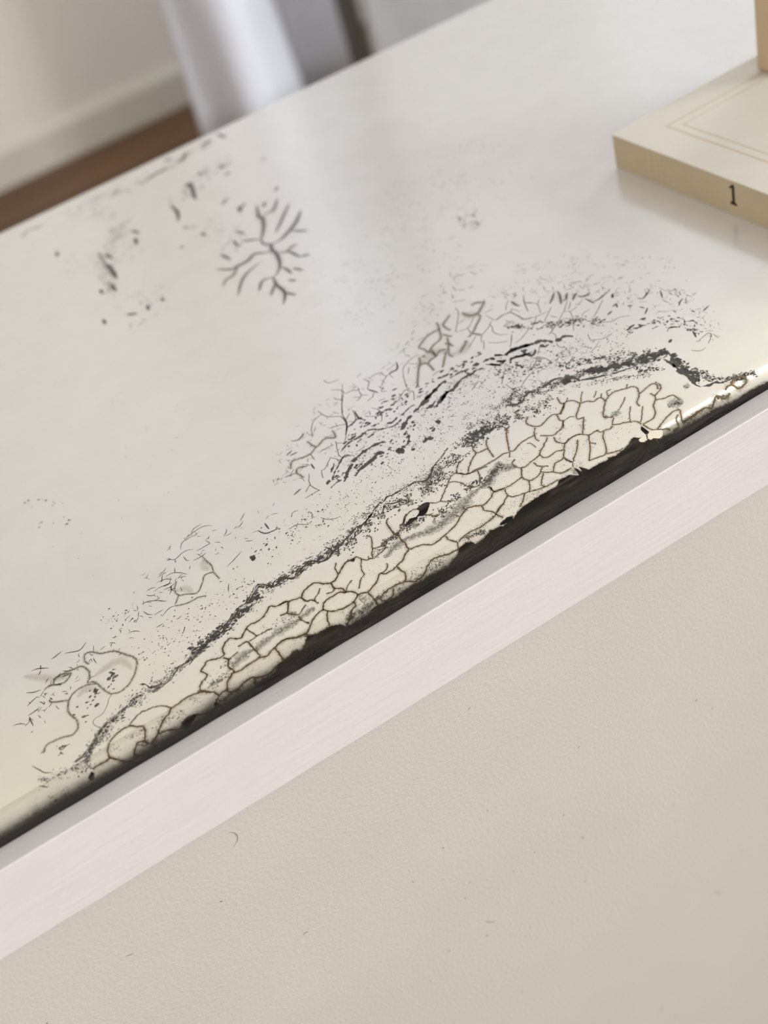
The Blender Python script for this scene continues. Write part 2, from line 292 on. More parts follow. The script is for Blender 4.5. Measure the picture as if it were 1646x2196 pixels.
# ---- survey of the worn top, tenths of a millimetre: along the edge, back from the nose (first number: width in 1/100 mm)
TRACES = {
'b': '''
71 -294 -49 -291 -25 -282 -7 -266 12 -242 24 -220 31 -188 30
71 -188 30 -167 5 -149 -9 -152 -34 -164 -55 -167 -67 -151 -80
72 -37 0 -54 -16 -80 -30 -99 -43 -118 -63
73 -37 0 -3 2 35 5 59 -1 80 -8 103 -28
71 -151 -80 -124 -66 -110 -64 -84 -70 -55 -83 -34 -86
71 -167 -60 -192 -53 -203 -65 -221 -80
70 -221 -80 -205 -100 -200 -114
71 -152 -81 -138 -97 -134 -107
70 -294 -49 -279 -63 -267 -77 -257 -88
70 -294 -49 -317 -51 -339 -50 -362 -52
70 -257 -88 -234 -99 -206 -103
72 24 -72 44 -84 69 -91 100 -91 112 -81
47 -188 30 -166 45 -135 57 -113 53 -83 46 -54 26 -37 0
46 -192 -59 -174 -73 -161 -74
76 113 87 134 97 147 112 166 108 194 93 208 94 216 103 220 125 238 147 262 155 280 139 296 127 312 140 330 156 348 165 374 160 397 164 420 174 438 191 450 194 468 178 489 176 512 172
74 113 87 122 67 123 45 97 33 85 19 79 -4 101 -23 114 -36 126 -55
74 126 -55 150 -51 158 -52 174 -27 192 -14 211 -7 233 -15 256 -10 284 -9 310 -7 317 3 314 26 311 66 307 96 282 96 269 98
74 205 86 217 65 204 35 210 10 211 -7
75 310 -7 335 -17 364 -8 393 3 419 6 444 -6 466 -17 493 -19
74 158 -52 164 -68 190 -70 221 -62 249 -61 276 -73 303 -80 324 -79 343 -70
75 376 -8 376 -43 377 -65
73 126 -55 106 -67
74 259 -67 251 -84
50 330 156 339 121 346 95 322 92 307 90
50 346 95 371 92 393 94 408 88
49 217 65 242 69 259 75
50 511 74 509 54 518 29 527 13
48 164 -68 146 -75 128 -78 113 -74
79 480 175 502 177 516 167 538 161 559 153 575 170 595 180 619 186 635 181 658 154 680 141 699 141 723 160 754 184 775 195 799 193 821 191
78 559 153 565 121 583 113 593 96
78 680 141 676 116 678 105 691 91 700 81 699 54
77 699 54 682 73 660 73 635 74 613 66 599 45 598 35 614 12 641 -5 674 -10 701 -7 723 9 728 24 720 43 705 55 699 54
76 596 39 573 36 549 24 525 3 505 -16 495 -21
75 495 -21 472 -18 454 -13 428 5 401 8
76 603 19 589 -6 581 -33 577 -42
76 495 -21 500 -36 525 -43
79 725 12 748 8 761 -1 794 12 820 27 840 50 861 35 893 34 921 44 944 52 967 72 985 79
78 763 -5 763 -29 764 -51 768 -73
79 907 39 911 6 913 -18 897 -43
77 700 -8 696 -25 674 -35 661 -50 640 -67 627 -77
81 985 79 992 115 991 147 995 174 988 195 990 231 995 278
77 512 167 497 139 481 120 458 127
52 745 220 730 201 723 178 723 160
51 635 145 617 124 599 113 593 96 598 79
51 677 106 668 95 654 96 640 104
52 840 50 865 49 879 60 889 80
51 844 -41 835 -58 821 -68 778 -75
54 995 278 1013 293
53 886 187 910 176 937 184 966 190 994 192 1017 198
53 901 263 911 247 902 221 885 188 871 164 862 143
52 821 191 828 169 839 149 852 146 866 138 887 142 904 145 932 155
51 828 169 809 138 798 107 794 87 774 76 757 52 747 38
51 748 95 723 83 708 69 701 58
54 1079 260 1060 247 1044 223 1031 223 1020 208
50 516 27 526 13
50 481 120 497 97 513 80 538 95 558 106
71 989 80 1010 78 1041 67 1065 44 1091 43 1126 52 1157 60 1186 70 1213 88 1237 103 1264 115 1287 109 1316 89 1341 91 1368 103 1391 120 1429 109
70 1126 46 1126 15 1137 -4 1139 -20 1126 -43
69 1128 -40 1089 -38 1051 -27 1024 -23 998 -36 977 -51 956 -61
68 956 -61 925 -63 902 -48 869 -38 833 -37 792 -46 767 -50
70 1145 -14 1178 -4 1210 -1 1248 -7 1280 -4 1316 5 1328 12
71 1315 87 1308 64 1314 49 1327 33 1328 12 1332 -11 1341 -23
71 1334 16 1360 32 1381 37
55 1212 226 1230 242 1263 271 1291 297 1309 314 1331 324 1346 322
56 1346 322 1354 303 1367 286 1387 280 1411 273 1436 269 1453 265
55 1413 271 1401 240 1381 205
55 1293 295 1315 279 1327 254 1336 217 1355 198 1374 192
54 1177 248 1195 230 1212 226 1230 205 1255 194
54 1393 159 1394 137 1393 118
54 1257 135 1259 113
53 1211 122 1222 98
54 1127 252 1102 263 1073 252 1053 233 1040 213
54 1129 203 1147 182 1160 159
66 1709 370 1715 340 1728 322 1748 316 1782 329 1812 336 1839 322 1874 347 1889 363
66 1709 370 1722 387 1739 400
66 1889 363 1881 376 1893 416
64 1718 321 1690 282 1681 254 1684 241
64 1689 284 1662 286 1637 286 1608 279 1579 266 1564 274
65 1653 410 1630 392 1606 357 1581 308 1564 274
63 1562 270 1544 280 1519 278 1493 276 1469 276 1437 276 1409 281 1388 280 1371 284 1354 308 1347 323
64 1539 406 1523 377 1510 339 1503 291
64 1473 408 1467 366 1512 355
63 1467 366 1433 345 1404 318 1377 288
64 1347 323 1366 350 1394 372
65 1826 321 1815 294 1817 268 1791 242 1764 233 1740 229 1705 266
63 1720 235 1687 211 1654 187 1635 171 1614 164 1584 160 1556 154 1544 159
63 1635 171 1638 146 1655 136 1689 139 1717 128
64 1737 218 1727 187 1746 156 1775 162 1803 162 1821 154
63 1746 156 1717 121 1688 86 1678 83 1650 84 1629 64 1615 50
63 1792 136 1761 96 1721 60 1702 44 1690 78
62 1593 150 1593 126 1604 107 1623 90
62 1604 103 1586 87 1598 65 1617 48 1634 21 1659 18 1679 19
62 1541 155 1517 117 1515 94 1523 76 1539 70 1565 74 1584 85
61 1523 76 1506 46 1489 23
62 1515 111 1485 108 1453 106 1424 109 1391 119 1394 147 1393 161
61 1431 102 1420 80 1421 52 1438 38 1468 30 1489 23 1514 11 1547 4 1584 0 1604 1
61 1587 72 1563 49 1543 22 1545 6
61 1468 27 1445 1 1415 -19
60 1414 65 1376 37 1347 21 1327 9
63 1553 221 1533 206 1530 180 1541 155
42 1819 270 1847 274 1868 263
42 1817 268 1794 232
41 1562 270 1544 244
41 1652 218 1652 248 1641 267
66 1835 314 1866 335 1893 362 1923 350 1935 315 1963 301 1975 284 1996 284 2012 279 2007 248
65 1935 315 1908 289 1876 262 1868 239 1891 226
65 2007 248 1981 218 1953 186 1946 166 1966 149
66 2007 248 2035 262 2063 271 2091 264 2118 250 2139 243 2147 226 2133 193 2104 161 2084 143 2082 122
66 2126 184 2157 191 2183 198 2207 195 2211 179 2197 154
66 2218 199 2218 167 2202 147 2165 133 2159 156
65 2165 133 2151 109 2168 94 2188 88 2210 83 2213 56 2207 39
64 2151 109 2121 87 2096 45 2072 26 2046 24 2023 26
64 1938 110 1961 93 1983 84 2000 70 2015 57 2017 29
64 1935 105 1922 97 1895 104 1879 110 1880 127
64 1880 127 1843 126 1831 138 1830 154 1852 180 1886 227
63 1891 101 1868 73 1844 25 1818 -10 1782 -5 1749 5
63 1839 127 1811 83 1794 57 1750 4
63 1818 -10 1847 -24 1867 -29 1884 -31
64 2021 24 2022 -16 2043 -36 2071 -52 2083 -62
64 2043 -36 2070 -22 2100 -11 2137 0 2170 -6 2158 -31 2144 -64 2172 -64 2227 -60
63 1700 41 1693 81 1692 89
47 2116 252 2136 271
47 2012 279 2029 300
47 2036 269 2051 292 2072 294
47 1940 318 1961 344 1984 367
47 1992 301 2026 329
47 1905 366 1920 381
45 1938 110 1955 129 1969 137
46 2009 163 2050 189 2080 211
45 1811 83 1830 66
45 2090 114 2055 74 2023 41
46 2148 -23 2129 -40 2119 -69 2091 -73
44 1700 41 1685 19
45 1747 157 1782 165 1808 163 1826 148
46 1997 69 2023 110 2057 149
45 1996 -29 1982 -52
97 2277 -73 2303 -55 2324 -41 2341 -66 2375 -60
98 2371 -39 2385 -28 2408 -35 2417 -60 2448 -58 2466 -46 2462 -21 2428 -17 2408 -30
96 2144 -64 2174 -62 2218 -59 2257 -61 2275 -76
''',
'o': '''
75 -217 418 -224 449 -213 479 -189 473 -162 439 -114 411 -82 358 -61 319 -68 282 -101 235 -135 209 -167 204 -193 218 -204 241
75 -356 415 -332 400 -306 405 -290 425 -314 441 -343 447 -361 420
75 -355 439 -319 445 -271 437 -242 427 -229 390 -235 353 -251 333
74 -395 421 -369 422 -334 396
71 -225 306 -257 324 -293 327 -321 315 -342 287 -353 242 -341 196 -344 155 -372 135 -403 148 -443 156 -467 155 -486 129
73 -338 302 -363 319 -394 341 -395 356
73 -251 333 -228 318 -216 279 -204 241
61 349 646 353 606 358 568 349 530 318 537 288 498 256 468 219 491 193 510 190 546 214 590
61 193 510 164 472
61 159 466 200 444 251 440 278 425
62 349 530 352 505 355 474
89 990 975 1003 910 1054 929 1093 902 1105 955
88 1003 910 964 886 928 889 882 902 855 860
87 863 817 879 842 918 823
86 863 817 872 767
101 1674 1186 1739 1228 1782 1238 1816 1237 1836 1296
99 1816 1237 1793 1184 1772 1160 1726 1145 1689 1120 1686 1153 1674 1186
98 1689 1120 1702 1096 1696 1064 1727 1086 1758 1069
98 1710 1125 1694 1076
101 1911 1298 1879 1275 1846 1252 1842 1216 1847 1185
100 1807 1188 1813 1160 1827 1138
99 1807 1147 1789 1110 1788 1067
98 1789 1110 1746 1035 1745 998
98 1841 1058 1852 1054 1808 1020 1783 1001
97 1640 1120 1616 1072 1585 1034 1531 950
97 1619 1069 1640 1045 1635 977
97 1640 1045 1667 1060 1696 1064
97 1674 968 1712 1017 1748 1061
100 1872 1071 1906 1089 1956 1131 1999 1170 1999 1192
99 1903 1084 1921 1041
99 1770 1112 1786 1113
98 1648 1111 1666 1108
133 1963 1267 1959 1240 1977 1208 2000 1201 2029 1217 2067 1246
135 2019 1283 2049 1278 2076 1246
''',
'g': '''
32 -194 214 -213 194 -228 170 -252 151 -284 147 -293 129 -279 91
34 -180 471 -172 498
34 -102 400 -92 411
33 -420 396 -395 421
31 -497 133 -475 145
33 -257 440 -254 451
52 1294 1220 1217 1080 1188 1017 1180 965 1150 908 1123 863 1101 843 1076 869
53 1121 1130 1131 1065 1178 1013
52 1123 1096 1075 1078 1043 1037 1019 981
53 1182 970 1215 1003
52 1113 977 1170 946
52 1162 924 1214 943 1236 1012
52 1235 981 1229 942 1246 901
52 1254 930 1288 893
53 1276 921 1287 948
52 1302 962 1319 921 1297 853 1282 847
51 1003 867 1066 865
49 900 772 872 707 886 641
49 872 707 836 678
49 819 644 860 647 888 645
50 931 701 948 750 962 749 1012 795
50 1012 802 1034 758
51 1081 878 1048 771 1091 739
48 687 526 723 527 758 492
47 814 492 831 463 856 444 879 440
48 793 562 798 538 786 513
48 726 585 743 606 761 600
51 962 882 958 836
50 811 830 863 817
54 1974 1377 1998 1363 2024 1343
55 2046 1494 2039 1445
55 2049 1444 2070 1417
55 2087 1413 2115 1412
55 1978 1477 1998 1491 1994 1480 2000 1466
54 2009 1438 1994 1402
56 2084 1549 2109 1557 2142 1539
56 2174 1533 2175 1502 2182 1487
53 1957 1327 1949 1284 1902 1215 1857 1158
53 1856 1155 1909 1137 1961 1176 1977 1187
52 1909 1137 1897 1090
54 2087 1275 2072 1251
53 2026 1179 2045 1177 2070 1172
52 2021 1160 2022 1127 2031 1090 2063 1097 2109 1089
52 2109 1089 2116 1038 2122 991 2151 976
53 2103 1116 2128 1149 2158 1176
53 2212 1131 2191 1093 2166 1029
53 2195 1098 2214 1069
52 2013 1098 1971 1062 1924 1038 1889 991
52 1991 1078 1988 1052 1972 1021 1977 980 2003 950
51 2010 926 1979 886 1958 862
53 1898 1201 1935 1208
50 1658 950 1642 959 1610 950
51 1910 967 1941 931 1978 906
51 1908 999 1870 937
52 1830 1004 1902 1054
52 1641 1255 1670 1270
51 1612 1181 1612 1157
51 1495 1117 1533 1130 1547 1170
51 1537 1089 1561 1116 1615 1139 1652 1134
50 1537 1089 1511 1036 1484 958
50 1568 1090 1540 1048
49 1724 759 1674 728
49 1784 665 1841 732
54 1235 1222 1256 1203 1268 1176 1270 1146 1302 1142 1326 1120 1329 1134 1318 1084 1335 1056
54 1316 1082 1293 1059 1278 1058
54 1260 1148 1224 1092 1195 1028
55 1379 1178 1386 1138 1356 1095
55 1398 1156 1430 1166 1467 1152
55 1458 1153 1462 1120 1468 1114 1438 1093 1413 1067
54 1393 1035 1401 1018 1412 1014
54 1393 1035 1417 1054
54 1364 1050 1345 1027 1314 1018
53 1349 979 1381 974
55 1245 1316 1254 1277 1300 1263
54 1386 913 1410 912 1442 937 1471 957 1481 937 1491 917 1463 862
49 2227 1155 2194 1100 2167 1028
48 2194 1100 2213 1076 2224 1037 2196 973
49 2225 1040 2254 1067
48 2108 1085 2115 1020 2116 988 2169 964 2224 958
48 2031 1081 2071 1094 2108 1085 2128 1102 2138 1054
47 2169 964 2131 929 2094 895
48 2255 972 2209 936 2169 904
47 2180 841 2128 806
47 2272 900 2204 851 2156 821 2121 804
48 2272 900 2329 954
47 2272 900 2285 874 2260 813 2211 745
48 2285 874 2328 882
47 2302 802 2314 818 2353 821
48 2341 887 2381 910
48 2335 904 2346 891
47 2330 759 2377 791 2437 835
47 2211 918 2225 880
47 2165 899 2185 855
47 2189 829 2237 851 2260 813 2290 786 2301 744 2342 744
47 2275 716 2324 702 2360 672 2403 669 2436 643
45 1995 708 2012 679 2017 624
45 1995 708 1952 668 1908 655
46 2007 722 2053 770
47 1983 891 2017 938
47 1988 866 2034 879 2084 907
45 1946 666 1950 639 1984 631
46 2218 632 2263 597 2309 599
45 2163 558 2215 580
46 2237 676 2218 632
45 1835 591 1885 621 1931 638
44 1792 605 1842 583
46 2140 811 2141 780 2118 741
48 2334 936 2293 894
46 2110 727 2102 694 2120 663
44 1795 654 1800 521
46 2556 471 2566 449 2556 426
46 2564 426 2584 401 2578 374
45 2509 282 2567 294 2561 268 2522 241
44 2447 256 2468 224 2494 226
44 2136 340 2094 356
''',
't': '''
59 -414 549 -391 543 -377 535 -349 511
58 -380 524 -395 507
59 -379 528 -374 553
57 -460 454 -434 436 -408 428
57 -476 384 -450 399 -430 405
56 -486 338 -454 342 -434 348
56 -484 323 -482 308 -482 276
55 -498 254 -489 252
53 -537 104 -521 70 -506 42 -480 21
54 -426 95 -405 103 -391 100
53 -541 -1 -523 -16 -513 -26
53 -525 17 -513 27
59 -279 543 -249 527 -220 516 -188 538
59 -331 550 -304 556 -283 562
47 229 743 255 712 291 725 318 723 339 708
47 255 712 249 688
48 295 745 313 781 351 788 385 785
47 309 649 342 646 372 652
48 339 690 388 691 403 694 396 726
47 169 677 191 680 209 692
46 185 646 227 640 265 592
47 225 636 236 665
46 120 600 149 606 183 597 206 631
46 89 606 105 586 124 585
45 56 571 87 565 135 525
45 48 531 57 501 74 485
45 75 479 115 480
45 104 452 137 470 161 464
47 289 703 291 672 299 660
46 182 665 164 626
46 403 513 444 531 488 553
45 374 423 360 398 355 380
44 136 392 161 395
44 59 410 88 410
44 149 334 133 308
48 341 798 416 810 455 784
48 363 800 387 826 424 828
95 791 698 814 707 834 713
100 937 1031 967 1014 1008 1037
99 878 956 914 968
99 890 943 927 940
91 586 618 605 575 655 563
91 626 635 625 587
96 935 826 931 782
100 1175 955 1156 916 1132 882
114 1356 1095 1366 1066 1379 1033
116 1468 1114 1497 1118 1526 1122 1549 1171
111 1242 1003 1230 949 1244 904
111 1232 946 1199 931 1164 920
110 1176 1016 1178 971 1161 923 1143 893
121 2263 999 2292 1021 2330 1058
122 2346 1060 2334 1021 2295 953
121 2347 937 2373 961 2395 971
121 2384 953 2390 930 2413 922 2436 931
120 2391 908 2393 873 2396 839
120 2395 860 2427 853 2462 862 2488 866
121 2330 963 2354 996 2370 1008
120 2470 814 2492 840
118 2378 725 2411 734
118 2429 757 2451 761 2440 734
122 2162 1160 2159 1121 2164 1094
97 2541 733 2556 705 2621 738
98 2493 841 2472 809
96 2475 713 2493 699
96 2616 539 2642 561 2665 569
94 2654 430 2694 443
94 2627 472 2630 451
96 2505 666 2513 639
96 2484 602 2525 633
96 2640 694 2609 639
97 2599 727 2568 709
216 1599 2812 1585 2734 1607 2686 1589 2633 1586 2563 1556 2456 1506 2379 1468 2358
216 1579 2610 1542 2640 1501 2675 1443 2641 1386 2641 1344 2642 1284 2719
229 1593 2782 1664 2904 1705 3012 1697 3044 1748 3188
222 1617 2692 1665 2685 1745 2732 1819 2793 1896 2891
204 1473 2369 1451 2277 1447 2166 1394 2069
162 1711 3025 1758 3044 1782 3031 1868 3149
157 1594 2800 1557 2831 1505 2880
149 1386 2641 1328 2573 1281 2562 1239 2512
148 1487 2565 1392 2526 1330 2465 1259 2351
156 1750 2726 1816 2636
159 1680 2781 1744 2854 1888 3031
151 1595 2569 1645 2522 1658 2432 1689 2409
149 1545 2417 1556 2367 1553 2301
147 1468 2358 1414 2375 1357 2295
144 1452 2293 1381 2199
143 1447 2166 1479 2092
153 1636 2534 1675 2556 1714 2562
151 1666 2420 1712 2397
153 1369 2850 1384 2736
156 1483 2930 1475 2844 1504 2843
158 1536 3018 1557 2930
165 1763 3122 1799 3182
169 1896 3242 1931 3284
148 1583 2350 1611 2279
146 1514 2265 1539 2216
167 1666 3439 1606 3390
166 1637 3214 1713 3282
164 1667 3281 1651 3194
''',
'f': '''
229 1588 3883 1547 3702 1522 3600
232 1556 3882 1569 3814
224 1388 3699 1385 3569 1345 3449
240 1391 4174 1470 4210 1571 4214
245 1588 4346 1643 4315
243 1746 4320 1672 4218 1641 4265
249 1850 4324 1929 4311
249 1986 4363 2005 4247
236 1809 3905 1815 3844
236 1679 3947 1676 3901
234 1776 3752 1819 3738
208 858 3367 852 3222 835 3131
203 788 3118 792 3005
203 730 3118 724 3055
197 949 2704 954 2664
195 866 2705 858 2648
194 634 2789 633 2725
217 671 3813 664 3740
214 1384 3186 1392 3134
211 1234 3146 1253 3120
219 1096 3620 1126 3536
215 1081 3514 1066 3410
213 884 3490 897 3395
236 2018 3713 2044 3699
195 747 2718 799 2671
''',
's': '''
458 564 4214 619 4272 706 4243
424 863 3559 847 3380 834 3170
454 1598 3868 1529 3636
683 990 141 1040 130 1105 111 1150 111 1206 127 1257 141 1312 167 1381 184 1432 202 1471 225
595 897 108 948 132 988 137
685 211 19 249 37 281 45 312 38
693 312 38 350 46 389 54 442 55 495 56
569 495 56 534 64 574 72
403 483 119 496 102 509 84
288 103 -11 133 -3 165 -7
665 1365 169 1395 173 1428 194 1465 220 1494 246 1489 208
665 1475 223 1506 198 1537 180
950 2154 35 2183 35 2208 15
646 2180 37 2191 30 2203 24
648 1963 144 1984 151 2009 163
647 1941 171 1953 159
772 2272 93 2281 84 2284 72
729 1687 6 1673 -18 1672 -23
506 2324 -41 2338 -59 2364 -63
507 2419 -8 2439 -14 2467 -25 2456 -58
463 1059 188 1076 178 1088 172
463 1127 147 1141 139
672 718 -14 732 -15 746 -21
336 698 -66 715 -54 755 -53
''',
'd': '''
172 986 613 1027 660 1063 690
175 1068 699 1104 714 1146 724 1189 726 1232 715
173 1037 612 1073 634 1110 641 1143 651 1178 668 1196 649
179 1322 726 1360 757 1399 781
182 1416 787 1472 810 1494 819 1540 846 1603 871
181 1470 770 1494 769 1525 785
182 1504 749 1549 775 1600 805
99 1073 802 1102 818 1134 824 1177 826 1222 833 1259 801 1291 783 1321 776 1359 792
101 1371 812 1415 830 1448 836
99 1192 793 1227 796
99 1150 822 1168 811
96 955 660 980 693 1015 724 1060 761 1083 744
97 972 709 1010 752
95 924 655 947 668
97 1026 751 1057 756
100 1239 848 1276 840
100 1300 814 1319 802 1352 816
95 927 623 965 635 983 631
97 1331 677 1300 631 1271 616
96 1234 616 1255 587
168 1906 830 1943 833 1982 825 2033 803
164 1499 829 1558 849 1601 870 1632 871
165 1543 766 1588 798 1621 796 1668 822 1699 831 1741 828 1759 835 1794 822
124 1652 875 1689 878 1720 879
125 1725 865 1747 866
125 1771 875 1798 862
124 1616 916 1635 904
125 1815 861 1857 858 1861 836
125 1878 862 1903 833
124 1813 837 1834 816 1857 776
125 1900 781 1925 780 1961 766 2001 756
124 1862 825 1881 786
210 1909 827 1947 838 1978 830 2014 817 2043 801
210 2114 736 2141 742 2165 738 2187 712
147 2043 801 2074 793 2097 762 2103 745
146 1903 778 1919 788 1945 775 1977 757 1989 734 2023 759
146 2059 772 2056 748 2081 746
146 1878 868 1899 839
145 1860 819 1885 790
145 1826 822 1841 804 1855 779
146 1849 850 1865 841
146 1988 799 1970 765
84 2368 568 2393 576 2410 575
83 2401 547 2418 546 2436 539
84 2445 591 2469 576
83 2466 431 2490 445 2519 420
82 2529 394 2537 366 2530 336 2516 308
83 2437 495 2464 490
82 2421 365 2444 374
83 2567 423 2586 409 2581 387
90 744 273 775 288 805 296 836 311 866 326 895 337 917 335 944 342 965 353 982 363
83 924 328 947 343 972 359 1001 377 1028 391 1050 389 1070 404 1090 397 1117 397 1145 397 1173 397 1193 398 1218 379 1236 371 1258 381 1295 422
100 1708 523 1726 524 1749 502 1782 507 1822 529 1847 527 1881 514 1908 517 1942 522 1969 517 1989 503
120 1996 508 2010 479 2018 461 2020 433
120 2020 433 2050 421 2076 404 2104 390 2126 368
60 2131 375 2157 363 2208 348
241 2158 422 2174 408 2193 382
60 2200 349 2221 343 2260 349 2293 342 2314 313 2338 294
60 2210 363 2251 360 2288 352 2311 325 2337 304
176 2377 310 2364 273 2340 222 2329 177 2330 142 2323 108 2313 71 2317 50
96 2313 46 2330 36 2346 25 2370 23 2381 6 2396 -6
99 2334 290 2338 251 2333 214
''',
'm': '''
110 -402 11 -381 16 -354 21 -323 46 -294 73 -265 91 -236 100 -208 105 -192 111 -174 115 -142 121 -126 137 -99 129
113 -90 181 -76 174 -66 145 -46 134 -20 131
115 -69 118 -35 119 -19 125 10 130 43 153 83 159 108 162 134 166 162 183 204 211
152 86 156 120 172 160 185 200 197 239 206 268 218 291 230 322 252 352 271 383 276 415 299 435 310
156 435 310 454 328 476 319 497 287 515 277 532 284
175 534 290 557 292 568 276 588 264 615 274 640 287 660 298 682 290 702 270 726 266 744 273 762 293 756 318
91 1009 329 1043 369 1065 354 1088 345 1115 338
57 1245 378 1284 409 1312 430 1346 446 1401 479
''',
'y': '''
498 -225 344 -172 354 -110 349 -92 275
489 -304 291 -261 309 -237 270
495 -446 547 -326 422 -306 424
536 344 626 337 576 342 548
527 192 543 225 524 243 485
884 1958 1252 1977 1208 2009 1200
855 1595 1059 1666 1089 1730 1091 1729 1045
850 1852 1054 1801 1008 1750 1020
''',
'p': '''
0 1177 248 1171 258 1156 262 1132 260 1122 253 1124 241 1112 226 1095 217 1073 226 1061 218 1035 205 1052 202 1083 203 1105 214 1122 204 1145 214
0 789 194 808 188 797 177
0 -35 -92 -34 -74 -5 -64 22 -70 25 -76 3 -86 -14 -93 -33 -96
0 106 -67 107 -79 108 -96 99 -97 94 -91 96 -75
0 -385 -70 -368 -58 -363 -64 -371 -80 -385 -79
0 727 -75 745 -69 767 -71 773 -76 747 -78
0 1310 -41 1346 -31 1370 -41 1353 -49 1319 -48
''',
'c': '''
0 1972 -28 1996 -29 2014 -26 1988 -33 1979 -53 1964 -52 1952 -36
0 1999 -31 2018 -27 2054 -48 2039 -67 2018 -68 2005 -58 1989 -59 1988 -47
''',
'k': '''
75 1953 -35 1953 -47 1967 -55 1978 -52
76 1988 -49 1989 -59 2012 -65 2025 -75
''',
}
LOSS_EDGE = '''246 -84 281 -88 330 -91 344 -72 355 -66 379 -67 398 -64 416 -57 433 -58 450 -69 470 -54 493 -32 509 -41 530 -45 536 -43 556 -44 576 -45 611 -57 627 -79 633 -67 638 -82 661 -80 700 -80 725 -79 752 -81 770 -75 798 -72 826 -78 864 -75 904 -70 938 -76 974 -72 1026 -77 1065 -79 1087 -66 1117 -57 1130 -41 1165 -35 1189 -49 1190 -59 1225 -58 1264 -44 1299 -48 1320 -54 1341 -49 1369 -47 1409 -29 1449 -25 1510 -22 1583 -25 1603 -6 1647 -10 1677 -34 1686 12 1695 -33 1701 3 1720 -34 1764 -34 1809 -40 1810 -31 1837 -41 1877 -36 1907 -29 1946 -10 1990 -55 1994 5 2012 19 2012 -65 2014 -21 2025 -75 2053 -75 2107 -86 2150 -83 2206 -88 2243 -86 2274 -83 2311 -89 2368 -97 2435 -91 2535 -98'''
